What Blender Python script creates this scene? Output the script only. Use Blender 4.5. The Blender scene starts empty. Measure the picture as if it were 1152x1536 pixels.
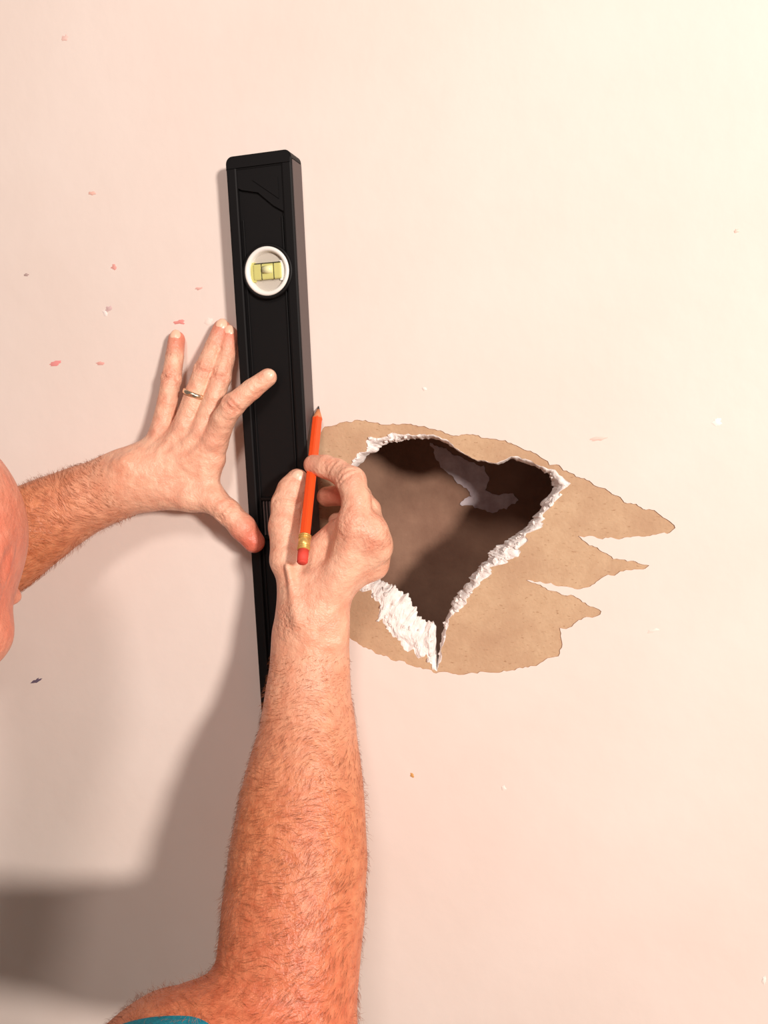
import bpy, bmesh, math, random
import numpy as np
from mathutils import Vector, Matrix, noise
from mathutils.geometry import delaunay_2d_cdt
random.seed(4); np.random.seed(4)
scene=bpy.context.scene
scene.view_settings.view_transform='Standard'
COL=scene.collection
# ------------------------------------------------------------ camera
FPX=1160.0
C=Vector((0.22,-0.76,0.12))
def frame(roll):
    f=(-C).normalized(); r=f.cross(Vector((0,0,1))).normalized(); u=r.cross(f)
    R=Matrix.Rotation(roll,3,f)
    return f,(R@r),(R@u)
def unproj(fr,u,v,h):
    f,r,up=fr
    d=f+r*((u-576)/FPX)-up*((v-768)/FPX)
    t=(-h-C.y)/d.y
    return C+d*t
lo,hi=-0.2,0.2
def err(a):
    fr=frame(a); return unproj(fr,340,240,.025).x-unproj(fr,393,1060,.025).x
for _ in range(40):
    m=(lo+hi)/2
    if (err(lo)<0)==(err(m)<0): lo=m
    else: hi=m
ROLL=(lo+hi)/2
FR=frame(ROLL)
print('ROLL',math.degrees(ROLL))
def P(u,v,h=0.0): return unproj(FR,u,v,h)
def depth(p): return (p-C).dot(FR[0])
def rad(p,px): return px*depth(p)/FPX
def px(p):
    d=p-C; z=d.dot(FR[0]); return (576+d.dot(FR[1])/z*FPX,768-d.dot(FR[2])/z*FPX)
cd=bpy.data.cameras.new('camera'); cam=bpy.data.objects.new('camera',cd); COL.objects.link(cam)
f,r,up=FR
cam.matrix_world=Matrix(((r.x,up.x,-f.x,C.x),(r.y,up.y,-f.y,C.y),(r.z,up.z,-f.z,C.z),(0,0,0,1)))
cd.sensor_fit='VERTICAL'; cd.sensor_height=36; cd.sensor_width=27; cd.lens=FPX*36/1536
cd.clip_start=0.01
scene.camera=cam
# ------------------------------------------------------------ materials
def srgb(r,g,b):
    def c(x):
        x/=255; return x/12.92 if x<=.04045 else ((x+.055)/1.055)**2.4
    return (c(r),c(g),c(b),1)
def newmat(name,col,rough=.6,**kw):
    m=bpy.data.materials.new(name); m.use_nodes=True
    b=m.node_tree.nodes['Principled BSDF']
    b.inputs['Base Color'].default_value=col; b.inputs['Roughness'].default_value=rough
    for k,v in kw.items(): b.inputs[k.replace('_',' ')].default_value=v
    return m
def nd(m,t,**kw):
    n=m.node_tree.nodes.new(t)
    for k,v in kw.items(): setattr(n,k,v)
    return n
def lk(m,a,b): m.node_tree.links.new(a,b)
def noisecol(m,c1,c2,scale,detail=4,p1=.35,p2=.65,bump=0,bscale=None,bdist=.001,rough=.6):
    b=m.node_tree.nodes['Principled BSDF']
    tc=nd(m,'ShaderNodeNewGeometry')
    n=nd(m,'ShaderNodeTexNoise'); n.inputs['Scale'].default_value=scale; n.inputs['Detail'].default_value=detail; n.inputs['Roughness'].default_value=rough
    lk(m,tc.outputs['Position'],n.inputs['Vector'])
    r=nd(m,'ShaderNodeValToRGB'); r.color_ramp.elements[0].position=p1; r.color_ramp.elements[1].position=p2
    r.color_ramp.elements[0].color=c1; r.color_ramp.elements[1].color=c2
    lk(m,n.outputs['Fac'],r.inputs['Fac']); lk(m,r.outputs['Color'],b.inputs['Base Color'])
    if bump:
        n2=nd(m,'ShaderNodeTexNoise'); n2.inputs['Scale'].default_value=bscale or scale; n2.inputs['Detail'].default_value=5
        lk(m,tc.outputs['Position'],n2.inputs['Vector'])
        bp=nd(m,'ShaderNodeBump'); bp.inputs['Strength'].default_value=bump; bp.inputs['Distance'].default_value=bdist
        lk(m,n2.outputs['Fac'],bp.inputs['Height']); lk(m,bp.outputs['Normal'],b.inputs['Normal'])
    return m
M_paint=noisecol(newmat('wall_paint',srgb(240,222,208),.6),srgb(238,221,211),srgb(243,228,219),3.0,bump=.35,bscale=45,bdist=.0012)
M_kraft=noisecol(newmat('kraft_paper',srgb(205,165,125),.9),srgb(198,163,129),srgb(213,181,147),70,detail=10,p1=.3,p2=.7,bump=.6,bscale=300,bdist=.0007,rough=.75)
def kraft_flecks(m):
    b=m.node_tree.nodes['Principled BSDF']; src=b.inputs['Base Color'].links[0].from_socket
    geo=nd(m,'ShaderNodeNewGeometry'); mp=nd(m,'ShaderNodeMapping'); mp.inputs['Scale'].default_value=(180,1,420); mp.inputs['Rotation'].default_value=(0,.5,0)
    lk(m,geo.outputs['Position'],mp.inputs['Vector'])
    n=nd(m,'ShaderNodeTexNoise'); n.inputs['Scale'].default_value=1; n.inputs['Detail'].default_value=2; lk(m,mp.outputs['Vector'],n.inputs['Vector'])
    r=nd(m,'ShaderNodeValToRGB'); r.color_ramp.elements[0].position=.62; r.color_ramp.elements[1].position=.72; lk(m,n.outputs['Fac'],r.inputs['Fac'])
    ml=nd(m,'ShaderNodeMath',operation='MULTIPLY'); lk(m,r.outputs['Color'],ml.inputs[0]); ml.inputs[1].default_value=.6
    x=nd(m,'ShaderNodeMix'); x.data_type='RGBA'; lk(m,ml.outputs[0],x.inputs['Factor']); lk(m,src,x.inputs['A']); x.inputs['B'].default_value=srgb(150,105,70)
    n3=nd(m,'ShaderNodeTexNoise'); n3.inputs['Scale'].default_value=14; n3.inputs['Detail'].default_value=5; lk(m,geo.outputs['Position'],n3.inputs['Vector'])
    r3=nd(m,'ShaderNodeValToRGB'); r3.color_ramp.elements[0].position=.42; r3.color_ramp.elements[1].position=.62; lk(m,n3.outputs['Fac'],r3.inputs['Fac'])
    m3=nd(m,'ShaderNodeMath',operation='MULTIPLY'); lk(m,r3.outputs['Color'],m3.inputs[0]); m3.inputs[1].default_value=.6
    y=nd(m,'ShaderNodeMix'); y.data_type='RGBA'; lk(m,m3.outputs[0],y.inputs['Factor']); lk(m,x.outputs['Result'],y.inputs['A']); y.inputs['B'].default_value=srgb(184,146,116)
    lk(m,y.outputs['Result'],b.inputs['Base Color'])
kraft_flecks(M_kraft)
M_tornedge=newmat('torn_edge',srgb(190,145,104),.8)
M_gyps=noisecol(newmat('gypsum',srgb(245,238,230),.95),srgb(234,224,219),srgb(250,245,241),150,bump=.5,bscale=600,bdist=.001)
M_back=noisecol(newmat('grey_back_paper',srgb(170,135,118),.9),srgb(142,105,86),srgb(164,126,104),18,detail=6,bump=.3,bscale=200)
M_smear=noisecol(newmat('joint_compound',srgb(232,215,220),.9),srgb(205,185,190),srgb(236,222,226),60)
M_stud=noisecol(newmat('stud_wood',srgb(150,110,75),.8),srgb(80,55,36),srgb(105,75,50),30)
M_black=newmat('black_plastic',srgb(9,7,8),.55,Specular_IOR_Level=.3)
M_blacklit=newmat('black_lit_grey',srgb(92,80,78),.6)  # black level sides lightened to grey, light put into the colour; ribs share it
M_white=newmat('white_plastic',srgb(245,242,236),.4)
M_vial=newmat('vial_liquid',srgb(212,208,130),.15)
M_window=newmat('vial_window',srgb(200,192,180),.25)
M_bubble=newmat('vial_bubble',srgb(236,236,180),.1)
M_line=newmat('vial_line',srgb(60,60,40),.5)
M_orange=newmat('pencil_orange',srgb(240,82,30),.34)
M_wood=newmat('pencil_wood',srgb(205,130,85),.7)
M_lead=newmat('graphite',srgb(40,38,40),.4)
M_brass=newmat('ferrule_brass',srgb(235,190,110),.35,Metallic=.6)
M_eraser=newmat('eraser_red',srgb(222,72,58),.7)
M_ring=newmat('ring_gold',srgb(245,228,200),.22,Metallic=1.0)
M_nail=newmat('nail',srgb(243,195,168),.3)
M_shirt=noisecol(newmat('shirt_teal',srgb(0,140,165),.9),srgb(0,128,155),srgb(15,155,180),300,bump=.4,bscale=900,bdist=.0006)
M_jeans=noisecol(newmat('jeans_denim',srgb(45,60,90),.9),srgb(40,52,80),srgb(60,75,105),200)
M_shoe=newmat('shoe_leather',srgb(60,45,38),.6)
M_hair=noisecol(newmat('grey_hair',srgb(150,145,135),.7),srgb(110,105,98),srgb(180,175,165),250,bump=.8,bscale=500)
M_eye=newmat('eye_white',srgb(235,230,225),.2)
M_iris=newmat('iris',srgb(70,90,110),.2)
M_armhair=newmat('arm_hair',srgb(150,86,52),.6)
M_floor=noisecol(newmat('floor_wood',srgb(150,110,75),.5),srgb(130,92,60),srgb(165,122,84),6)
M_trim=newmat('trim_paint',srgb(240,235,228),.4)
M_skin=newmat('skin',srgb(230,170,140),.42)
def skin():
    m=M_skin; b=m.node_tree.nodes['Principled BSDF']
    b.inputs['Subsurface Weight'].default_value=.08; b.inputs['Subsurface Radius'].default_value=(1,.35,.2); b.inputs['Subsurface Scale'].default_value=.005
    b.inputs['Specular IOR Level'].default_value=.5
    at=nd(m,'ShaderNodeAttribute'); at.attribute_name='mask'
    sp=nd(m,'ShaderNodeSeparateColor'); lk(m,at.outputs['Color'],sp.inputs['Color'])
    geo=nd(m,'ShaderNodeNewGeometry')
    def mix(fac,c1,c2,bt='MIX'):
        x=nd(m,'ShaderNodeMix'); x.data_type='RGBA'; x.blend_type=bt
        for s,val in ((x.inputs['Factor'],fac),(x.inputs['A'],c1),(x.inputs['B'],c2)):
            if isinstance(val,(tuple,float)): s.default_value=val
            else: lk(m,val,s)
        return x.outputs['Result']
    def nz(scale,det=4,vec=None):
        n=nd(m,'ShaderNodeTexNoise'); n.inputs['Scale'].default_value=scale; n.inputs['Detail'].default_value=det
        lk(m,vec or geo.outputs['Position'],n.inputs['Vector']); return n.outputs['Fac']
    def ramp(fac,a,b_,ca=(0,0,0,1),cb=(1,1,1,1)):
        r=nd(m,'ShaderNodeValToRGB'); r.color_ramp.elements[0].position=a; r.color_ramp.elements[1].position=b_
        r.color_ramp.elements[0].color=ca; r.color_ramp.elements[1].color=cb
        lk(m,fac,r.inputs['Fac']); return r.outputs['Color']
    def mul(a_,k):
        q_=nd(m,'ShaderNodeMath',operation='MULTIPLY'); lk(m,a_,q_.inputs[0])
        if isinstance(k,float): q_.inputs[1].default_value=k
        else: lk(m,k,q_.inputs[1])
        return q_.outputs[0]
    base=mix(ramp(nz(70,6),.3,.72),srgb(243,194,165),srgb(228,160,132))
    tan=mix(ramp(nz(110,7),.3,.72),srgb(220,142,100),srgb(192,108,70))
    c=mix(sp.outputs['Green'],base,tan)
    c=mix(sp.outputs['Red'],c,srgb(215,88,66))
    c=mix(mul(ramp(nz(420,2),.64,.72),mul(sp.outputs['Green'],.4)),c,srgb(160,80,46))
    c=mix(mul(ramp(nz(260,2),.5,.62),mul(sp.outputs['Blue'],.35)),c,srgb(185,92,68))
    lk(m,c,b.inputs['Base Color'])
    vor=nd(m,'ShaderNodeTexVoronoi'); vor.inputs['Scale'].default_value=700; lk(m,geo.outputs['Position'],vor.inputs['Vector'])
    b1=nd(m,'ShaderNodeBump'); b1.inputs['Strength'].default_value=.4; b1.inputs['Distance'].default_value=.0005
    lk(m,vor.outputs['Distance'],b1.inputs['Height'])
    b2=nd(m,'ShaderNodeBump'); b2.inputs['Strength'].default_value=.7; b2.inputs['Distance'].default_value=.003
    lk(m,nz(120,6),b2.inputs['Height']); lk(m,b1.outputs['Normal'],b2.inputs['Normal'])
    b3=nd(m,'ShaderNodeBump'); b3.inputs['Strength'].default_value=.9; b3.inputs['Distance'].default_value=.003
    lk(m,mul(nz(300,3),sp.outputs['Blue']),b3.inputs['Height']); lk(m,b2.outputs['Normal'],b3.inputs['Normal'])
    lk(m,b3.outputs['Normal'],b.inputs['Normal'])
skin()
# ------------------------------------------------------------ mesh helpers
def link(ob,parent=None):
    COL.objects.link(ob)
    if parent: ob.parent=parent
    return ob
def mesh_obj(name,verts,faces,mats,fm=None,smooth=True,parent=None):
    me=bpy.data.meshes.new(name); me.from_pydata([tuple(v) for v in verts],[],faces)
    for m in mats: me.materials.append(m)
    if fm: me.polygons.foreach_set('material_index',fm)
    me.polygons.foreach_set('use_smooth',[smooth]*len(me.polygons)); me.update()
    return link(bpy.data.objects.new(name,me),parent)
class MB:
    def __init__(s): s.bm=bmesh.new()
    def add(s,t,mat,smooth=False,mx=None):
        if mx is not None: bmesh.ops.transform(t,matrix=mx,verts=t.verts)
        for f_ in t.faces: f_.material_index=mat; f_.smooth=smooth
        me=bpy.data.meshes.new('tmp'); t.to_mesh(me); t.free(); s.bm.from_mesh(me); bpy.data.meshes.remove(me)
    def box(s,lo,hi,bev,mat,mx=None,seg=2):
        t=bmesh.new(); bmesh.ops.create_cube(t,size=1)
        lo=Vector(lo);hi=Vector(hi)
        for v in t.verts: v.co=Vector([ (lo[i]+hi[i])/2+v.co[i]*(hi[i]-lo[i]) for i in range(3)])
        if bev: bmesh.ops.bevel(t,geom=t.edges[:],offset=bev,segments=seg,affect='EDGES',profile=.6)
        s.add(t,mat,False,mx)
    def cyl(s,c,axis,r1,r2,l,mat,n=48,smooth=True,mx=None):
        t=bmesh.new(); bmesh.ops.create_cone(t,cap_ends=True,segments=n,radius1=r1,radius2=r2,depth=l)
        q=Vector((0,0,1)).rotation_difference(Vector(axis)).to_matrix().to_4x4()
        s.add(t,mat,smooth,(mx or Matrix())@Matrix.Translation(c)@q)
    def prism(s,pts,n0,n1,mat,mx=None):
        t=bmesh.new()
        a=[t.verts.new((x,n0,z)) for x,z in pts]; b=[t.verts.new((x,n1,z)) for x,z in pts]
        t.faces.new(a); t.faces.new(b[::-1]); k=len(pts)
        for i in range(k): t.faces.new((a[i],b[i],b[(i+1)%k],a[(i+1)%k]))
        bmesh.ops.recalc_face_normals(t,faces=t.faces[:]); s.add(t,mat,False,mx)
    def lathe(s,prof,mat,n=64,mx=None,smooth=True):
        t=bmesh.new(); rings=[]
        for r_,y_ in prof: rings.append([t.verts.new((r_*math.cos(2*math.pi*i/n),y_,r_*math.sin(2*math.pi*i/n))) for i in range(n)])
        for a,b in zip(rings,rings[1:]):
            for i in range(n): t.faces.new((a[i],a[(i+1)%n],b[(i+1)%n],b[i]))
        bmesh.ops.recalc_face_normals(t,faces=t.faces[:]); s.add(t,mat,smooth,mx)
    def obj(s,name,mats,parent=None,mw=None):
        me=bpy.data.meshes.new(name); s.bm.to_mesh(me); s.bm.free()
        for m in mats: me.materials.append(m)
        o=bpy.data.objects.new(name,me); link(o,parent)
        if mw is not None: o.matrix_world=mw
        return o
# ------------------------------------------------------------ wall with torn hole
def jag(pts,step,amp,closed=True,seed=0):
    out=[];n=len(pts)
    for i in range(n if closed else n-1):
        a=Vector(pts[i]);b=Vector(pts[(i+1)%n]);L=(b-a).length;k=max(1,int(L/step))
        nn=Vector((-(b-a).y,(b-a).x)).normalized()
        for j in range(k):
            t=j/k; p=a.lerp(b,t)
            if j: p=p+nn*amp*(noise.noise(Vector((p.x*.07,p.y*.07,seed)))*1.7+noise.noise(Vector((p.x*.45,p.y*.45,seed+9)))*.8)
            out.append(p)
    return out
T=[(470,665),(487,640),(505,637),(520,632),(548,630),(562,634),(585,637),(612,636),(640,641),(668,650),(700,651),(735,658),(762,664),(782,672),(800,679),(822,692),(850,706),(880,720),(915,738),(950,756),(985,768),(1002,780),(1013,792),(1005,799),(975,804),(920,807),(868,804),(884,818),(925,838),(974,848),(968,853),(935,857),(912,862),(885,880),(866,884),(830,877),(790,870),(826,886),(864,896),(878,904),(902,917),(896,924),(868,930),(858,940),(840,942),(843,962),(840,980),(800,999),(760,1007),(700,1011),(650,1009),(610,996),(575,984),(545,971),(520,955),(495,925),(484,860),(478,800),(470,720)]
ST=[((523,705),(530,703)),((537,676),(546,686)),((560,660),(574,667)),((600,652),(605,660)),((645,651),(645,659)),((668,661),(665,666)),((692,678),(690,681)),((716,690),(715,694)),((745,694),(745,698)),((766,685),(766,690)),((800,695),(800,701)),((832,705),(824,714)),((851,727),(828,733)),((832,754),(808,766)),((814,785),(792,788)),((786,808),(770,806)),((778,836),(742,824)),((740,852),(716,854)),((713,884),(699,880)),((690,911),(677,904)),((673,932),(664,938)),((662,975),(657,970)),((656,1009),(654,1004)),((648,1009),(651,985)),((640,990),(650,942)),((610,975),(628,935)),((580,945),(612,903)),((568,915),(588,885)),((550,890),(562,874)),((530,860),(540,845)),((515,800),(522,800)),((512,750),(520,750))]
Tj=jag(T,4,2.8,seed=3)
def wp(p): q=P(p[0],p[1],0); return Vector((q.x,q.z))
outerG=[];innerG=[]
for i in range(len(ST)):
    a0,b0=ST[i];a1,b1=ST[(i+1)%len(ST)]
    L=(Vector(a1)-Vector(a0)).length; k=max(2,int(L/2.4))
    for j in range(k):
        t=j/k; o=Vector(a0).lerp(Vector(a1),t); n_=Vector(b0).lerp(Vector(b1),t)
        w=(o-n_).length
        d=(o-n_).normalized() if w>.1 else Vector((0,0))
        o=o+d*min(w*.4,9)*(noise.noise(Vector((o.x*.06,o.y*.06,5)))*2.0+noise.noise(Vector((o.x*.2,o.y*.2,1)))*.6)
        n_=n_-d*min(w*.25,5)*(noise.noise(Vector((n_.x*.1,n_.y*.1,15)))*1.4+noise.noise(Vector((n_.x*.28,n_.y*.28,11))))
        outerG.append(wp(o));innerG.append(wp(n_))
Tw=[wp(p) for p in Tj]
rect=[Vector((-2.2,-1.62)),Vector((2.2,-1.62)),Vector((2.2,1.1)),Vector((-2.2,1.1))]
def inpoly(p,poly):
    c=False;n=len(poly);j=n-1
    for i in range(n):
        a=poly[i];b=poly[j]
        if (a.y>p.y)!=(b.y>p.y) and p.x<(b.x-a.x)*(p.y-a.y)/(b.y-a.y)+a.x: c=not c
        j=i
    return c
def cdt(loops):
    V=[];E=[]
    for L in loops:
        s=len(V); V+=L; E+=[(s+i,s+(i+1)%len(L)) for i in range(len(L))]
    r_=delaunay_2d_cdt(V,E,[],0,1e-7)
    return r_[0],r_[2]
V=[];F=[];FM=[]
REC=.0010
v2,f2=cdt([rect,Tw])
s=len(V); V+=[Vector((p.x,0,p.y)) for p in v2]
for f_ in f2:
    c=sum((v2[i] for i in f_),Vector((0,0)))/len(f_)
    if not inpoly(c,Tw): F.append([s+i for i in f_]); FM.append(0)
s=len(V); n=len(Tw)
V+=[Vector((p.x,0,p.y)) for p in Tw]+[Vector((p.x,REC,p.y)) for p in Tw]
for i in range(n): F.append([s+i,s+(i+1)%n,s+n+(i+1)%n,s+n+i]); FM.append(3)
v2,f2=cdt([Tw,outerG])
s=len(V); V+=[Vector((p.x,REC,p.y)) for p in v2]
for f_ in f2:
    c=sum((v2[i] for i in f_),Vector((0,0)))/len(f_)
    if inpoly(c,Tw) and not inpoly(c,outerG): F.append([s+i for i in f_]); FM.append(1)
n=len(outerG); R=12; s=len(V)
for i in range(n):
    o=outerG[i];q=innerG[i]; w=(o-q).length; wid=min(1,w/.02)
    for j in range(R+1):
        t=j/R; p=o.lerp(q,min(1,t*1.12))
        y=REC+.0125*t**1.8 - wid*.0018*math.sin(math.pi*min(1,t*1.25))
        pt=Vector((p.x,y,p.y))
        if 0<j<R:
            q3=Vector((pt.x,pt.y*.3,pt.z))
            dd,pp=noise.voronoi(q3*110)
            lump=(.45-dd[0])*.0046
            nv=noise.noise_vector(pt*260)*.0009+noise.noise_vector(q3*90)*.0012
            pt+=nv*(wid*.9+.1)+Vector((0,-lump*wid,0))
        V.append(pt)
for i in range(n):
    for j in range(R):
        a=s+i*(R+1)+j;b=s+((i+1)%n)*(R+1)+j
        F.append([a,b,b+1,a+1]); FM.append(2)
s=len(V); v2,f2=cdt([rect,innerG]); V+=[Vector((p.x,.0135,p.y)) for p in v2]
for f_ in f2:
    c=sum((v2[i] for i in f_),Vector((0,0)))/len(f_)
    if not inpoly(c,innerG): F.append([s+i for i in f_][::-1]); FM.append(4)
wall=mesh_obj('wall_back',V,F,[M_paint,M_kraft,M_gyps,M_tornedge,M_back],FM,False)
bm=bmesh.new()
def crumb(c,r_):
    t=bmesh.ops.create_icosphere(bm,subdivisions=1,radius=1)
    sc=Vector([r_*random.uniform(.5,1.3) for _ in range(3)])
    sd=random.random()*50
    for v in t['verts']:
        k=1+.6*noise.noise(v.co*1.7+Vector((sd,0,0))); v.co=Vector(c)+Vector([v.co[i]*sc[i]*k for i in range(3)])
rng=random.Random(8)
for i in range(len(outerG)):
    o=outerG[i];q=innerG[i];w=(o-q).length
    if w<.006 or rng.random()<.6: continue
    t=rng.uniform(.0,.8); p=o.lerp(q,t)
    crumb((p.x,.0002+.006*t,p.y),rng.uniform(.0008,.0030))
me=bpy.data.meshes.new('gypsum_crumbs'); bm.to_mesh(me); bm.free(); me.materials.append(M_gyps)
link(bpy.data.objects.new('gypsum_crumbs',me),wall)
# cavity
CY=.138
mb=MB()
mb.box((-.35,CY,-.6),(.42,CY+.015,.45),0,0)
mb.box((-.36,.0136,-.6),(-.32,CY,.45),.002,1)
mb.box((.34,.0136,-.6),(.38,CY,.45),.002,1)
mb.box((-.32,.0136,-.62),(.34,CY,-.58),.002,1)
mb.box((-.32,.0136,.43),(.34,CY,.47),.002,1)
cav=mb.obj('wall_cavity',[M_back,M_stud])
def blob_patch(pts,y,th,name,mat,parent=None,h=None,seed=0):
    pj=jag(pts,3.5,3.2,seed=seed); w=[]
    for p in pj:
        q=P(p[0],p[1],-y if h is None else h); w.append(Vector((q.x,q.z)))
    vv,ff=cdt([w]); yy=y
    VV=[Vector((p.x,yy-th,p.y)) for p in vv]; FF=[list(f_) for f_ in ff if inpoly(sum((vv[i] for i in f_),Vector((0,0)))/len(f_),w)]
    s1=len(VV); VV+=[Vector((p.x,yy-th,p.y)) for p in w]+[Vector((p.x,yy,p.y)) for p in w]; k=len(w)
    for i in range(k): FF.append([s1+i,s1+(i+1)%k,s1+k+(i+1)%k,s1+k+i])
    return mesh_obj(name,VV,FF,[mat],None,False,parent)
blob_patch([(645,664),(672,676),(700,690),(726,698),(734,716),(728,735),(745,742),(770,740),(778,750),(760,764),(735,768),(712,762),(690,756),(708,745),(700,732),(684,722),(668,706),(655,690)],CY,.0012,'compound_smear',M_smear,cav,seed=7)
mb=MB(); mb.box((-2.2,-2.6,-1.66),(2.2,.0,-1.62),0,0); mb.obj('floor',[M_floor])
mb=MB(); mb.box((-2.2,-.014,-1.62),(2.2,-.0002,-1.53),.003,0); mb.obj('baseboard_back',[M_trim])
specks=[((98,57),6,4,(244,205,195)),((138,290),6,2.5,(240,192,178)),((171,401),4,4,(238,170,160)),((163,463),5,4,(222,190,188)),((270,483),8,3.5,(238,155,148)),((298,433),5,2.5,(240,188,178)),((82,545),10,3,(240,155,152)),((150,545),6,2.2,(240,178,168)),((313,482),6,5,(250,232,222)),((898,658),14,3,(247,208,196)),((1075,633),7,6,(255,248,240)),((980,946),8,2.5,(248,232,222)),((755,1182),4,4,(250,236,228)),((618,1163),3,3.5,(215,160,95)),((55,1021),7,2.5,(110,95,115)),((636,583),4,3,(250,240,232)),((1105,346),5,3,(244,214,200)),((40,412),4,2,(190,165,160)),((158,470),3,6,(250,236,230)),((1146,1470),3,6,(252,240,232))]
VV=[];FF=[];FMm=[];mats=[]
for i,(c,a,b,colr) in enumerate(specks):
    m=newmat('speck_paint',srgb(*colr),.6); mats.append(m)
    ang=random.uniform(-.6,.1); s0=len(VV); N=18
    for rr,yy in ((1,-.0001),(.8,-.0004)):
        for j in range(N):
            t=2*math.pi*j/N; k=rr*(1+.75*noise.noise(Vector((math.cos(t)*1.9,math.sin(t)*1.9,i*3.1))))
            x=a*math.cos(t)*k;z=b*math.sin(t)*k
            q=P(c[0]+x*math.cos(ang)-z*math.sin(ang),c[1]+x*math.sin(ang)+z*math.cos(ang),0); VV.append(Vector((q.x,yy,q.z)))
    for j in range(N): FF.append([s0+j,s0+(j+1)%N,s0+N+(j+1)%N,s0+N+j]);FMm.append(i)
    FF.append([s0+N+j for j in range(N)]);FMm.append(i)
mesh_obj('paint_specks',VV,FF,mats,FMm,True,wall)
# ------------------------------------------------------------ spirit level
TH=.026
A=P(338,236,TH);B=P(436,236,TH); W=(B-A).length
Lx0=A.x; top=A.z
Llen=.62
mw=Matrix(((1,0,0,Lx0),(0,-1,0,-0.0004),(0,0,-1,top),(0,0,0,1)))
mb=MB()
rw=.011
mb.box((0,0,.006),(rw,TH,Llen-.006),.0018,0)
mb.box((W-rw,0,.006),(W,TH,Llen-.006),.0018,0)
mb.box((rw-.001,.004,.01),(W-rw+.001,TH-.0042,Llen-.01),0,0)
def endcap(z0,z1,flip):
    rc=.007; pts=[]
    def arc(cx,cz,a0,a1):
        for k in range(7):
            a=math.radians(a0+(a1-a0)*k/6); pts.append((cx+rc*math.cos(a),cz+rc*math.sin(a)))
    if not flip:
        arc(rc,z0+rc,180,270); arc(W-rc,z0+rc,270,360); pts.append((W,z1)); pts.append((0,z1))
    else:
        pts.append((0,z0)); pts.append((W,z0)); arc(W-rc,z1-rc,0,90); arc(rc,z1-rc,90,180)
    t=bmesh.new(); a=[t.verts.new((x,0,z)) for x,z in pts]; b=[t.verts.new((x,TH+.0008,z)) for x,z in pts]
    t.faces.new(a); fr_=t.faces.new(b[::-1]); k=len(pts)
    for i in range(k): t.faces.new((a[i],b[i],b[(i+1)%k],a[(i+1)%k]))
    bmesh.ops.recalc_face_normals(t,faces=t.faces[:])
    bmesh.ops.bevel(t,geom=[e for e in fr_.edges],offset=.0014,segments=2,affect='EDGES')
    mb.add(t,0,False)
endcap(0,.013,False); endcap(Llen-.013,Llen,True)
mb.prism([(rw,.011),(W-rw,.011),(W-rw,.056),(W-rw-.010,.05),(W-rw-.026,.036),(rw+.004,.032),(rw,.03)],TH-.004,TH-.0012,0)
mb.prism([(rw+.016,.024),(W-rw-.004,.024),(W-rw-.004,.044)],TH-.0015,TH-.0002,0)
mb.prism([(rw,Llen-.011),(W-rw,Llen-.011),(W-rw,Llen-.05),(rw,Llen-.03)],TH-.004,TH-.0012,0)
for x in (rw+.002,W-rw-.0035):
    mb.box((x,TH-.005,.06),(x+.0015,TH-.0024,Llen-.06),.0004,0)
mb.box((W-.0004,.0015,.009),(W+.0008,TH-.002,Llen-.009),.0002,1)  # side strips of the black body, their lit tone painted in
mb.box((-.0008,.0015,.009),(.0004,TH-.003,Llen-.009),.0002,1)
def vial(zc,ang=0):
    mx=Matrix.Translation((W*.5+.0035,TH-.0035,zc))@Matrix.Rotation(ang,4,'Y')
    mb.lathe([(.0268,-.001),(.0268,.0042),(.026,.0052),(.0235,.0052),(.0235,.002)],0,mx=mx)
    mb.lathe([(.0236,.001),(.0236,.0058),(.0226,.0066),(.0205,.0066),(.0192,.0050),(.0185,.0015)],2,mx=mx)
    mb.lathe([(.0188,.0016),(.0001,.0016)],3,mx=mx)
    mb.box((-.0182,.0014,-.0095),(-.013,.0036,.0095),.0003,4,mx)
    mb.box((.013,.0014,-.0095),(.0182,.0036,.0095),.0003,2,mx)
    mb.box((-.015,.0012,-.0078),(.015,.0052,.0078),.002,4,mx,seg=3)
    mb.cyl((.001,.0042,-.0015),(1,0,0),.0040,.0040,.010,5,mx=mx)
    for x in (-.006,.007): mb.box((x,.0045,-.0079),(x+.0007,.0055,.0079),0,6,mx)
    mb.box((-.013,.005,-.0082),(.015,.0056,-.0074),0,6,mx)
vial(.1115); vial(Llen-.068,math.pi/4)
zc=Llen/2+.05
mb.box((rw+.004,TH-.0046,zc-.022),(W-rw-.004,TH-.001,zc-.019),.0006,0)
mb.box((rw+.004,TH-.0046,zc+.019),(W-rw-.004,TH-.001,zc+.022),.0006,0)
for x in np.linspace(rw+.006,rw+.016,4): mb.box((x,TH-.0046,zc-.018),(x+.0012,TH-.0012,zc+.018),.0002,1)
mb.cyl((W/2+.004,TH-.003,zc),(0,0,1),.005,.005,.03,4)
level=mb.obj('spirit_level',[M_black,M_blacklit,M_white,M_window,M_vial,M_bubble,M_line],mw=mw)
# ------------------------------------------------------------ pencil
p0=P(478,609,.001); p1=P(453,846,.115)
ax=(p1-p0); PL=ax.length; axn=ax.normalized()
q=Vector((0,0,1)).rotation_difference(axn).to_matrix().to_4x4()
pm=Matrix.Translation(p0)@q
mb=MB(); PR=.0055
mb.cyl((0,0,.0025),(0,0,1),.0003,.0016,.005,2,n=16)
mb.cyl((0,0,.005+.006),(0,0,1),.0016,PR*.95,.012,1,n=24)
L1=PL-.030
t=bmesh.new(); bmesh.ops.create_cone(t,cap_ends=True,segments=6,radius1=PR,radius2=PR,depth=L1-.016)
bmesh.ops.bevel(t,geom=[e for e in t.edges if abs((e.verts[0].co-e.verts[1].co).normalized().z)>.9],offset=.0006,segments=2,affect='EDGES')
mb.add(t,0,False,Matrix.Translation((0,0,.016+(L1-.016)/2)))
mb.cyl((0,0,L1+.008),(0,0,1),PR*1.02,PR*1.02,.016,3,n=32)
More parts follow.
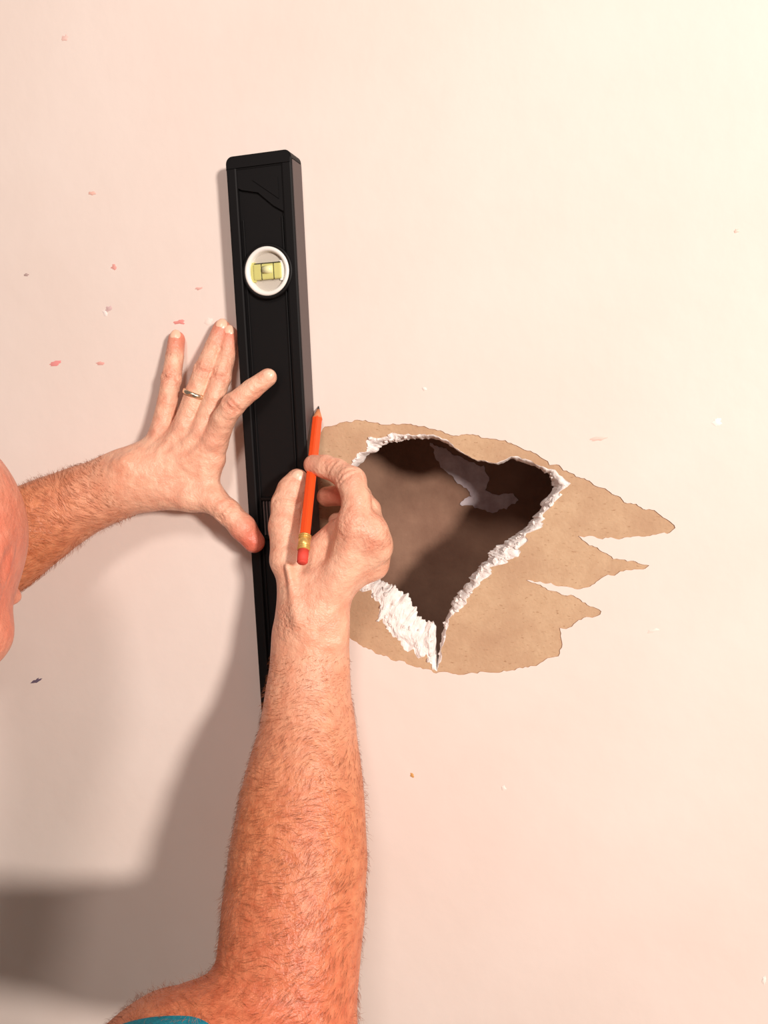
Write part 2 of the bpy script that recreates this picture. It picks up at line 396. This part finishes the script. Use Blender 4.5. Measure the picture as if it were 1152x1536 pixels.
for z in (.001,.003,.0125,.0145): mb.cyl((0,0,L1+z),(0,0,1),PR*1.1,PR*1.1,.0011,3,n=32)
mb.cyl((0,0,L1+.016+.006),(0,0,1),PR*.95,PR*.92,.012,4,n=32)
mb.cyl((0,0,L1+.016+.0127),(0,0,1),PR*.92,PR*.7,.0015,4,n=32)
for k in range(5): mb.box((-.0012,PR*.80,.035+k*.0035),(.0012,PR*.885,.037+k*.0035),0,5,Matrix.Rotation(math.radians(180),4,'Z'))
M_print=newmat('pencil_print',srgb(90,40,25),.5)
pencil=mb.obj('pencil',[M_orange,M_wood,M_lead,M_brass,M_eraser,M_print],mw=pm)
# ------------------------------------------------------------ SDF body builder
def smin(a,b,k):
    if k<=0: return np.minimum(a,b)
    h=np.maximum(k-np.abs(a-b),0)/k
    return np.minimum(a,b)-h*h*k*.25
class Grid:
    def __init__(s,lo,hi,h):
        s.lo=np.array(lo,float);s.h=h; s.n=tuple(int(math.ceil((hi[i]-lo[i])/h))+1 for i in range(3))
    def new(s): return np.full(s.n,.06,np.float32)
    def sub(s,lo,hi):
        a=[max(0,int((lo[i]-s.lo[i])/s.h)) for i in range(3)]
        b=[min(s.n[i],int((hi[i]-s.lo[i])/s.h)+2) for i in range(3)]
        if any(b[i]<=a[i] for i in range(3)): return None,None
        sl=tuple(slice(a[i],b[i]) for i in range(3))
        g=[ (s.lo[i]+s.h*np.arange(a[i],b[i])).astype(np.float32) for i in range(3)]
        return sl,(g[0][:,None,None],g[1][None,:,None],g[2][None,None,:])
    def cone(s,D,a,b,ra,rb,k,nrm=None,sc=1.0,sub=False):
        a=np.array(a,float);b=np.array(b,float);m=max(ra,rb)+k+.006
        sl,g=s.sub(np.minimum(a,b)-m,np.maximum(a,b)+m)
        if sl is None: return
        X,Y,Z=g
        px_,py,pz=X-a[0],Y-a[1],Z-a[2]; ab=b-a
        if nrm is not None:
            nn=np.array(nrm,float);nn/=np.linalg.norm(nn); e=1/sc-1
            dn=(px_*nn[0]+py*nn[1]+pz*nn[2])*e
            px_=px_+dn*nn[0];py=py+dn*nn[1];pz=pz+dn*nn[2]
            ab=ab+nn*np.dot(ab,nn)*e
        L=max(float(ab@ab),1e-12)
        t=np.clip((px_*ab[0]+py*ab[1]+pz*ab[2])/L,0,1)
        d=np.sqrt((px_-t*ab[0])**2+(py-t*ab[1])**2+(pz-t*ab[2])**2)-(ra+t*(rb-ra))
        if nrm is not None: d=d*(.5+.5*sc)
        if sub: D[sl]=-smin(-D[sl],d.astype(np.float32),k)
        else: D[sl]=smin(D[sl],d.astype(np.float32),k)
    def ell(s,D,c,R,rads,k,sub=False):
        c=np.array(c,float);m=max(rads)+k+.006
        sl,g=s.sub(c-m,c+m)
        if sl is None: return
        X,Y,Z=g;X=X-c[0];Y=Y-c[1];Z=Z-c[2]
        q=[(X*R[0][i]+Y*R[1][i]+Z*R[2][i])/rads[i] for i in range(3)]
        l=np.sqrt(q[0]**2+q[1]**2+q[2]**2)
        q2=np.sqrt((q[0]/rads[0])**2+(q[1]/rads[1])**2+(q[2]/rads[2])**2)+1e-6
        d=(l*(l-1)/q2).astype(np.float32)
        if sub: D[sl]=-smin(-D[sl],d,k)
        else: D[sl]=smin(D[sl],d,k)
def surfnet(D,org,h):
    s=D<0
    n=D.shape
    c=np.zeros(tuple(x-1 for x in n),np.int8)
    for dx in (0,1):
        for dy in (0,1):
            for dz in (0,1): c+=s[dx:n[0]-1+dx,dy:n[1]-1+dy,dz:n[2]-1+dz]
    act=(c>0)&(c<8); ii=np.argwhere(act)
    idx=np.full(c.shape,-1,np.int32); idx[act]=np.arange(len(ii))
    pos=np.zeros((len(ii),3));cnt=np.zeros(len(ii))
    cor=[(x,y,z) for x in (0,1) for y in (0,1) for z in (0,1)]
    for a in cor:
        for ax_ in range(3):
            if a[ax_]==0:
                b=list(a);b[ax_]=1
                va=D[ii[:,0]+a[0],ii[:,1]+a[1],ii[:,2]+a[2]];vb=D[ii[:,0]+b[0],ii[:,1]+b[1],ii[:,2]+b[2]]
                m=(va<0)!=(vb<0); t=np.where(m,va/np.where(m,va-vb,1),0)
                p=np.tile(np.array(a,float),(len(ii),1)); p[:,ax_]+=t
                pos+=p*m[:,None];cnt+=m
    verts=org+h*(ii+pos/cnt[:,None])
    quads=[]
    for a in range(3):
        b=(a+1)%3;cc=(a+2)%3
        sl0=[slice(1,-1)]*3;sl1=[slice(1,-1)]*3; sl0[a]=slice(0,-1);sl1[a]=slice(1,None)
        s0=s[tuple(sl0)];s1=s[tuple(sl1)]
        e=np.argwhere(s0!=s1); off=np.array([1,1,1]);off[a]=0
        ins=s0[e[:,0],e[:,1],e[:,2]]; e=e+off
        def cell(db,dc):
            q_=e.copy();q_[:,b]+=db;q_[:,cc]+=dc; return idx[q_[:,0],q_[:,1],q_[:,2]]
        Q=np.stack([cell(-1,-1),cell(0,-1),cell(0,0),cell(-1,0)],1)
        Q[~ins]=Q[~ins][:,::-1]; quads.append(Q)
    Q=np.concatenate(quads); Q=Q[(Q>=0).all(1)]
    return verts,Q
def npmesh(name,verts,Q,mats,parent=None,mask=None,smooth_it=2):
    if smooth_it:
        e=np.concatenate([Q[:,[0,1]],Q[:,[1,2]],Q[:,[2,3]],Q[:,[3,0]]])
        for it in range(smooth_it):
            acc=np.zeros_like(verts)
            for ax_ in range(3):
                acc[:,ax_]=np.bincount(e[:,0],verts[e[:,1],ax_],len(verts))+np.bincount(e[:,1],verts[e[:,0],ax_],len(verts))
            cn=np.bincount(e[:,0],minlength=len(verts))+np.bincount(e[:,1],minlength=len(verts))
            verts=verts*.4+.6*acc/np.maximum(cn,1)[:,None]
    me=bpy.data.meshes.new(name)
    me.vertices.add(len(verts)); me.vertices.foreach_set('co',verts.astype(np.float32).ravel())
    me.loops.add(Q.size); me.loops.foreach_set('vertex_index',Q.astype(np.int32).ravel())
    me.polygons.add(len(Q)); me.polygons.foreach_set('loop_start',np.arange(0,Q.size,4,dtype=np.int32)); 
    me.polygons.foreach_set('use_smooth',np.ones(len(Q),bool))
    me.update(calc_edges=True); me.validate()
    for m in mats: me.materials.append(m)
    if mask is not None:
        at=me.attributes.new('mask','FLOAT_COLOR','POINT'); at.data.foreach_set('color',mask.astype(np.float32).ravel())
    ob=bpy.data.objects.new(name,me); link(ob,parent)
    print(name,len(verts)); return ob,verts
def maskof(verts,reds,knucks,armfn):
    m=np.zeros((len(verts),4));m[:,3]=1
    for p,r_,w in reds:
        d=np.linalg.norm(verts-np.array(p),axis=1); m[:,0]=np.maximum(m[:,0],w*np.clip(1-d/r_,0,1)**1.0)
    for p,r_ in knucks:
        d=np.linalg.norm(verts-np.array(p),axis=1); m[:,2]=np.maximum(m[:,2],np.clip(1.3-d/r_,0,1))
    m[:,1]=armfn(verts); return m
man=bpy.data.objects.new('man',None); link(man)
def J(l): 
    out=[]
    for u,v,h,px_ in l:
        p=P(u,v,h); out.append((p,rad(p,px_)))
    return out
def chain(G,D,js,k,nrm=None,sc=1):
    for (a,ra),(b,rb) in zip(js,js[1:]): G.cone(D,a,b,ra,rb,k,nrm,sc)
def bbox(lst,m=.02):
    a=np.array([np.array(p)-r_ for p,r_ in lst]).min(0)-m; b=np.array([np.array(p)+r_ for p,r_ in lst]).max(0)+m
    return a,b
toC=Vector(-FR[0]); camn=np.array(toC)
def groove(G,D,js,i,offs=(0,),w=.0010,k=.0022):
    p,r_=js[i]; d=(js[i+1][0]-js[i-1][0]).normalized()
    n_=(toC-d*toC.dot(d)).normalized(); s_=d.cross(n_)
    for o in offs:
        c=p+d*o
        pts=[c+n_*r_*1.05*math.cos(a)+s_*r_*1.05*math.sin(a)+d*.0012*math.cos(a*2)*(1 if o>0 else -1) for a in (-.9,-.45,0,.45,.9)]
        for a,b in zip(pts,pts[1:]): G.cone(D,a,b,w,w,k,sub=True)
H=P(-112,806,.27)                       # cranium centre
RS=H+Vector((.125,-.24,-.38)); LS=H+Vector((-.25,-.16,-.34))
print('RS',RS,'H',H,'px RS',px(RS))
# ---- right arm
VX=.00125
Rf={
 'index':J([(508,860,.085,20),(533,786,.084,25),(535,752,.078,22),(527,722,.068,21.5),(505,706,.058,18),(488,700,.053,17.5),(470,697,.049,15)]),
 'middle':J([(505,870,.08,20),(556,800,.078,24),(552,765,.055,19),(538,745,.038,18),(515,742,.030,16),(490,745,.026,15)]),
 'ring':J([(500,880,.075,20),(563,822,.068,22),(566,800,.042,17),(556,785,.025,16),(528,780,.018,14),(505,782,.018,13)]),
 'pinky':J([(490,890,.07,18),(560,848,.056,19),(563,838,.032,15),(552,830,.018,14),(525,825,.014,12),(510,825,.016,11)]),
}
Rthumb=J([(452,900,.085,24),(432,840,.075,26),(428,790,.062,24),(431,756,.052,23),(438,735,.046,21),(446,720,.043,17)])
fore=J([(466,925,.080,49),(465,955,.080,52),(465,1000,.085,55),(462,1050,.095,60),(462,1100,.108,68),(457,1160,.125,81),(452,1220,.140,91),(447,1290,.158,99),(440,1370,.178,102),(432,1450,.198,102),(430,1540,.217,100),(430,1640,.235,98)])
EL=fore[-1][0]
cuffp=P(262,1652,.285)
ua=[(EL,fore[-1][1]),(P(375,1630,.25),rad(P(375,1630,.25),124)),(cuffp,rad(cuffp,136)),(cuffp.lerp(RS,.5),.054)]
allp=sum(Rf.values(),[])+Rthumb+fore+ua
a,b=bbox(allp); G=Grid(a,b,VX)
D=G.new()
chain(G,D,fore,.012,camn,.82)
for (p,r_),(p2,r2) in zip(ua,ua[1:]): G.cone(D,p,p2,r_,r2,.03,None,1)
G.cone(D,P(505,960,.088),P(508,940,.086),.009,.007,.012)
palm=G.new(); wr=fore[1]
for nme in Rf:
    (p0_,r0),(p1_,r1)=Rf[nme][0],Rf[nme][1]
    G.cone(palm,wr[0].lerp(p0_,.3),p0_,.016,r0,.012); G.cone(palm,p0_,p1_,r0,r1,.012)
    G.cone(palm,p1_,p1_+Vector((0,.014,-.004)),r1*.9,r1*.8,.012)
palmc=P(505,860,.055); G.cone(palm,palmc,P(530,830,.05),.022,.018,.012)
G.cone(palm,P(450,880,.075),P(510,800,.058),.018,.014,.014)
G.cone(palm,wr[0],P(480,880,.075),.024,.024,.015)
th=G.new(); chain(G,th,Rthumb,.005)
palm=smin(palm,th,.010)
G.cone(palm,P(440,850,.07),P(512,800,.066),.012,.012,.012)
for nme in ('index','middle','ring'):
    (p0_,r0),(p1_,r1)=Rf[nme][0],Rf[nme][1]
    G.cone(palm,p0_+toC*(r0*.78),p1_+toC*(r1*.8),.003,.0045,.004)
G.cone(palm,P(447,930,.11),P(432,850,.096),.0025,.003,.006)
D=smin(D,palm,.018)
del palm
fg=G.new()
for nme,js in Rf.items():
    for i in range(1,len(js)-1):
        (a_,ra),(b_,rb)=js[i],js[i+1]; G.cone(fg,a_,b_,ra,rb,.0025)
    for j_ in (3,): G.cone(fg,js[j_][0],js[j_][0]+toC*.001,js[j_][1]*1.05,js[j_][1]*1.0,.003)
D=smin(D,fg,.0045)
groove(G,D,Rf['index'],3,(-.002,.002)); groove(G,D,Rf['index'],4,(0,.003)); groove(G,D,Rthumb,3,(-.0025,.001))
v,Q=surfnet(D,G.lo,VX); del D,fg,th
wrist=np.array(wr[0]);el=np.array(EL)
def tanR(vv):
    t=((vv-wrist)@(el-wrist))/((el-wrist)@(el-wrist)); return np.clip(t*1.9+.22,0.0,1)
reds=[(Rf['index'][-1][0],.020,.6),(Rf['index'][3][0]+toC*.012,.014,.25),(Rf['middle'][1][0]+toC*.01,.022,.38),(Rf['index'][1][0]+toC*.01,.02,.25),(Rthumb[-1][0],.018,.35),(Rthumb[2][0],.02,.18),(Rf['middle'][-2][0],.03,.6),(P(430,1560,.25),.13,.45),(P(370,1500,.22),.08,.45),(P(430,1430,.22),.10,.35),(P(460,1250,.19),.06,.2)]
kn=[(Rf['index'][3][0],.015),(Rf['index'][4][0],.011),(Rf['middle'][1][0],.02),(Rf['index'][1][0],.02),(Rthumb[3][0],.015),(P(445,930,.1),.02)]
rarm,rv=npmesh('right_arm',v,Q,[M_skin],man,maskof(v,reds,kn,tanR))
# ---- left arm
Lf={
 'pinky':J([(214,700,.045,20),(243,648,.032,18),(251,604,.029,15),(257,568,.024,14.5),(262,535,.017,13.5),(265,509,.011,12.5)]),
 'ring':J([(225,705,.047,20),(278,640,.036,19),(294,588,.034,15.5),(306,556,.030,15),(321,522,.020,14),(333,493,.012,13.5)]),
 'middle':J([(235,712,.048,20),(304,646,.036,19),(322,596,.032,15.5),(331,566,.026,15),(340,532,.018,13.5),(345,502,.0115,12.5)]),
 'index':J([(245,722,.048,20),(322,662,.038,20),(336,628,.046,17.5),(350,607,.048,17),(378,584,.043,15.5),(402,566,.0375,13.5)]),
}
Lth=J([(228,742,.045,22),(285,742,.042,25),(318,748,.040,21),(342,768,.042,18.5),(364,791,.041,19),(381,813,.037,16.5)])
lfore=J([(210,714,.046,45),(190,722,.048,45),(160,736,.052,45),(120,752,.060,48),(80,772,.068,54),(40,795,.078,61),(0,820,.088,68),(-60,856,.105,76),(-140,905,.13,80),(-220,955,.155,78)])
LE=lfore[-1][0]
lua=[(LE,lfore[-1][1]),(LE.lerp(LS,.5),.047),(LS,.05)]
allp=sum(Lf.values(),[])+Lth+lfore+lua[:2]
a,b=bbox(allp); G=Grid(a,b,VX)
D=G.new(); chain(G,D,lfore,.012,camn,.8)
for (p,r_),(p2,r2) in zip(lua,lua[1:]): G.cone(D,p,p2,r_,r2,.03)
G.cone(D,P(188,695,.068),P(178,698,.068),.007,.006,.01)
palm=G.new(); wr=lfore[1]
for nme in Lf:
    (p0_,r0),(p1_,r1)=Lf[nme][0],Lf[nme][1]
    G.cone(palm,wr[0],p0_,.017,r0*.95,.012); G.cone(palm,p0_,p1_,r0*.95,r1*.88,.012)
G.cone(palm,P(250,690,.04),P(300,700,.036),.016,.014,.014)
th=G.new(); chain(G,th,Lth,.005); palm=smin(palm,th,.012)
G.cone(palm,P(300,740,.036),P(322,690,.036),.011,.011,.014)
for nme in Lf:
    (p0_,r0),(p1_,r1)=Lf[nme][0],Lf[nme][1]
    G.cone(palm,p0_+toC*(r0*.78),p1_+toC*(r1*.84),.0028,.0042,.004)
    G.cone(palm,p1_+toC*(r1*.45),p1_+toC*(r1*.52),.0078,.0078,.005)
D=smin(D,palm,.016)
fg=G.new()
for nme,js in Lf.items():
    for i in range(1,len(js)-1):
        (a_,ra),(b_,rb)=js[i],js[i+1]; G.cone(fg,a_,b_,ra,rb,.0015)
    G.cone(fg,js[3][0],js[3][0]+toC*.001,js[3][1]*1.07,js[3][1]*1.03,.002)
D=smin(D,fg,.005)
for nme,js in Lf.items():
    groove(G,D,js,3,(-.0028,.0,.0028)); groove(G,D,js,4,(-.001,.0015))
groove(G,D,Lth,3,(-.003,0,.003))
v,Q=surfnet(D,G.lo,VX); del D,fg,th,palm
wristL=np.array(wr[0]);elL=np.array(lfore[6][0])
def tanL(vv):
    t=((vv-wristL)@(elL-wristL))/((elL-wristL)@(elL-wristL)); return np.clip(t*1.1+.3,0.0,1)
reds=[(Lf[k][-1][0],.024,.85) for k in ('pinky','ring','middle')]+[(Lf['index'][-1][0],.012,.15),(Lth[-1][0],.038,1.15),(Lth[-2][0],.024,.4)]
reds+=[(Lf[k][3][0]+toC*.01,.014,.28) for k in Lf]+[(Lf[k][1][0]+toC*.01,.018,.28) for k in Lf]
kn=[(Lf[k][3][0],.013) for k in Lf]+[(Lf[k][4][0],.009) for k in Lf]+[(Lth[3][0],.015)]
larm,lv=npmesh('left_arm',v,Q,[M_skin],man,maskof(v,reds,kn,tanL))
mb=MB()
def nail(js,w=.9):
    (p,r_),(pp,_)=js[-1],js[-2]
    d=(p-pp).normalized(); nrm=(toC-d*toC.dot(d)).normalized(); sx=d.cross(nrm)
    t=bmesh.new(); bmesh.ops.create_uvsphere(t,u_segments=20,v_segments=12,radius=1)
    M=Matrix(((sx.x,d.x,nrm.x,0),(sx.y,d.y,nrm.y,0),(sx.z,d.z,nrm.z,0),(0,0,0,1)))
    mb.add(t,0,True,Matrix.Translation(p+nrm*(r_*.66)+d*.001)@M@Matrix.Diagonal((r_*.66,r_*.85,r_*.36,1)))
for k in Lf: nail(Lf[k])
nail(Rthumb)
mb.obj('fingernails',[M_nail],man)
(pa,ra),(pb,rb)=Lf['ring'][1],Lf['ring'][2]
d=(pb-pa).normalized(); rr=rb*1.07
mb=MB(); mb.lathe([(rr,-.0025),(rr+.0014,-.0022),(rr+.0018,0),(rr+.0014,.0022),(rr,.0025),(rr-.0006,0),(rr,-.0025)],0)
q=Vector((0,1,0)).rotation_difference(d).to_matrix().to_4x4()
mb.obj('wedding_ring',[M_ring],mw=Matrix.Translation(pb.lerp(pa,.06))@q)
def armhair(name,ob,verts,a,b,count,seed):
    me=ob.data; rs=np.random.RandomState(seed)
    nr=np.zeros(len(me.vertices)*3,np.float32); me.vertices.foreach_get('normal',nr); nr=nr.reshape(-1,3)
    ab=b-a; t=((verts-a)@ab)/(ab@ab)
    ok=np.where((t>.05)&(t<1.02)&((nr@camn)>-.4))[0]; pick=rs.choice(ok,count)
    VV=[];FF=[]; dr=Vector(-ab).normalized()
    for i in pick:
        p=Vector(verts[i]);n_=Vector(nr[i]); rnd=Vector(rs.randn(3))*.3
        cl=noise.noise_vector(p*35)*1.1
        side=dr.cross(n_)
        L=rs.uniform(.005,.012)*min(1,.35+t[i]*2.2); d1=(dr*-.3+side*-.7+cl*.8+n_*.4+rnd*.5); d1=(d1-n_*d1.dot(n_)+n_*.35).normalized()
        d2=(d1-n_*.38+rnd*.4+dr*-.2).normalized()
        p1_=p+d1*L*.5;p2_=p1_+d2*L*.5; w=d1.cross(toC)
        w=(w.normalized() if w.length>1e-4 else side)*.0001
        s_=len(VV); VV+=[p-w,p+w,p1_-w*.8,p1_+w*.8,p2_]; FF+=[[s_,s_+1,s_+3,s_+2],[s_+2,s_+3,s_+4]]
    mesh_obj(name,VV,FF,[M_armhair],None,True,man)
armhair('right_arm_hair',rarm,rv,wrist,el,8000,1)
armhair('left_arm_hair',larm,lv,wristL,elL,2800,2)
# ---- torso / shirt
hip=Vector(((RS.x+LS.x)/2-.02,-.62,-.98))
nb=(RS+LS)/2+Vector((0,.02,.04))
G=Grid((LS.x-.14,min(RS.y,hip.y)-.2,hip.z-.08),(max(RS.x,cuffp.x)+.14,-.12,RS.z+.20),.003)
D=G.new()
chest=(RS+LS)/2+Vector((0,-.02,-.12))
sh=(RS-LS).normalized()
G.cone(D,RS-sh*.03+Vector((0,0,-.03)),LS+sh*.03+Vector((0,0,-.03)),.066,.066,.04)
for s_ in (-1,1):
    G.cone(D,chest+sh*.08*s_,hip+sh*.07*s_+Vector((0,0,.1)),.115,.11,.05)
    G.cone(D,hip+sh*.07*s_+Vector((0,0,.12)),hip+sh*.07*s_,.112,.115,.05)
G.cone(D,nb+Vector((0,-.01,-.04)),nb+Vector((0,.02,.02)),.085,.062,.04)
sd=(cuffp-RS).normalized(); cend=P(312,1640,.270)
G.cone(D,RS,cend+sd*.03,.062,ua[2][1]+.004,.03)
G.cone(D,LS,LS.lerp(LE,.55),.062,.056,.03)
def cut(D,c,nrm,rad_):
    sl,g=G.sub(np.array(c)-rad_,np.array(c)+rad_); X,Y,Z=g
    pl=((X-c[0])*nrm[0]+(Y-c[1])*nrm[1]+(Z-c[2])*nrm[2]).astype(np.float32)
    D[sl]=np.maximum(D[sl],pl)
cut(D,cend,sd,.10)
dl=(LE-LS).normalized(); cut(D,LS+dl*.13,dl,.085)
v,Q=surfnet(D,G.lo,.003); del D
npmesh('teal_shirt',v,Q,[M_shirt],man)
G=Grid((hip.x-.3,-.95,-1.6),(hip.x+.3,-.12,hip.z+.16),.007); D=G.new()
for s_ in (-1,1):
    a_=hip+Vector((.08*s_,0,.02)); kx=hip.x+.12*s_
    knee=Vector((kx,-.50,-1.25)) ; ank=Vector((kx,-.66,-1.555))
    G.cone(D,a_+Vector((0,0,.06)),a_,.112,.112,.05)
    G.cone(D,a_,knee,.105,.072,.04); G.cone(D,knee,ank,.07,.055,.03)
v,Q=surfnet(D,G.lo,.007); npmesh('jeans',v,Q,[M_jeans],man)
G=Grid((hip.x-.3,-.85,-1.66),(hip.x+.3,-.3,-1.5),.005); D=G.new()
for s_ in (-1,1):
    kx=hip.x+.12*s_
    G.cone(D,Vector((kx,-.68,-1.585)),Vector((kx+.01*s_,-.48,-1.587)),.036,.033,.02); G.cone(D,Vector((kx,-.68,-1.585)),Vector((kx,-.66,-1.545)),.038,.045,.02)
v,Q=surfnet(D,G.lo,.005); npmesh('shoes',v,Q,[M_shoe],man)
# ---- head: bowed forward toward the wall
yaw=math.radians(16); pitch=math.radians(48)
HR=Matrix.Rotation(yaw,3,'Z')@Matrix.Rotation(-pitch,3,'X')
HRn=np.array(HR)
def hl(x,y,z): return H+HR@Vector((x,y,z-.035))
G=Grid(np.array(H)-[.16,.24,.26],np.array(H)+[.16,.20,.16],.002)
D=G.new()
G.ell(D,hl(0,-.012,.035),HRn,(.077,.098,.086),.01)
G.ell(D,hl(0,.03,-.03),HRn,(.060,.062,.072),.03)
G.ell(D,hl(0,.045,-.088),HRn,(.034,.034,.026),.03)
for s_ in (-1,1):
    G.ell(D,hl(.040*s_,.052,-.028),HRn,(.024,.024,.022),.02)
    G.ell(D,hl(.032*s_,.088,.006),HRn,(.017,.012,.013),.008,sub=True)
    G.cone(D,hl(.012*s_,.090,.024),hl(.046*s_,.074,.024),.007,.006,.01)
    G.ell(D,hl(.073*s_,-.010,-.004),HRn,(.007,.018,.030),.006)
    G.ell(D,hl(.080*s_,-.004,0.0),HRn,(.006,.010,.019),.003,sub=True)
    G.ell(D,hl(.071*s_,.000,-.028),HRn,(.006,.009,.010),.006)
G.cone(D,hl(0,.090,.016),hl(0,.110,-.026),.007,.010,.009)
for s_ in (-1,1): G.ell(D,hl(.011*s_,.100,-.030),HRn,(.008,.009,.007),.005)
G.cone(D,hl(-.018,.088,-.058),hl(.018,.088,-.058),.006,.006,.006)
G.cone(D,hl(-.015,.087,-.068),hl(.015,.087,-.068),.006,.006,.004)
G.ell(D,hl(0,.084,-.092),HRn,(.016,.013,.013),.012)
G.cone(D,hl(0,-.035,-.03),nb+Vector((0,0,-.02)),.056,.060,.02)
v,Q=surfnet(D,G.lo,.002)
npmesh('head',v,Q,[M_skin],man,maskof(v,[(hl(0,.11,-.026),.03,.5),(hl(.07,0,0),.17,.65),(hl(-.08,0,0),.07,.4),(hl(.05,.06,-.03),.035,.3)],[],lambda x:np.full(len(x),.1)))
D2=G.new()
G.ell(D2,hl(0,-.017,.034),HRn,(.080,.100,.089),.0)
sl,g=G.sub(np.array(H)-.2,np.array(H)+.2); X,Y,Z=g
X=X-H.x;Y=Y-H.y;Z=Z-H.z
ly=X*HRn[0][1]+Y*HRn[1][1]+Z*HRn[2][1]; lz=X*HRn[0][2]+Y*HRn[1][2]+Z*HRn[2][2]+.035
D2[sl]=np.maximum(D2[sl],(ly+.055-.25*(lz)).astype(np.float32)); D2[sl]=np.maximum(D2[sl],(lz-.05-.3*ly).astype(np.float32)); D2[sl]=np.maximum(D2[sl],(-lz-.045).astype(np.float32))
v,Q=surfnet(D2,G.lo,.002); npmesh('grey_hair',v,Q,[M_hair],man)
mb=MB()
for s_ in (-1,1):
    for rr,mt,off in ((.0115,0,0),(.0056,1,.0068)):
        t=bmesh.new(); bmesh.ops.create_uvsphere(t,u_segments=24,v_segments=16,radius=rr); mb.add(t,mt,True,Matrix.Translation(hl(.032*s_,.074+off,.006)))
mb.obj('eyes',[M_eye,M_iris],man)
# ------------------------------------------------------------ lights
def area(name,loc,tgt,size,power,col):
    l=bpy.data.lights.new(name,'AREA'); l.energy=power;l.size=size;l.color=col; l.shape='DISK'
    o=bpy.data.objects.new(name,l); link(o); o.location=loc
    o.rotation_euler=(Vector(tgt)-Vector(loc)).to_track_quat('-Z','Y').to_euler(); return o
area('lamp_key',(2.3,-2.6,.62),(0,0,-.05),.36,122,(1,.905,.83))
area('lamp_ceiling',(.55,-2.3,1.6),(0,0,.0),.5,25,(1,.88,.82))
w=bpy.data.worlds.new('world'); scene.world=w; w.use_nodes=True
w.node_tree.nodes['Background'].inputs['Color'].default_value=(1,.80,.72,1); w.node_tree.nodes['Background'].inputs['Strength'].default_value=.19
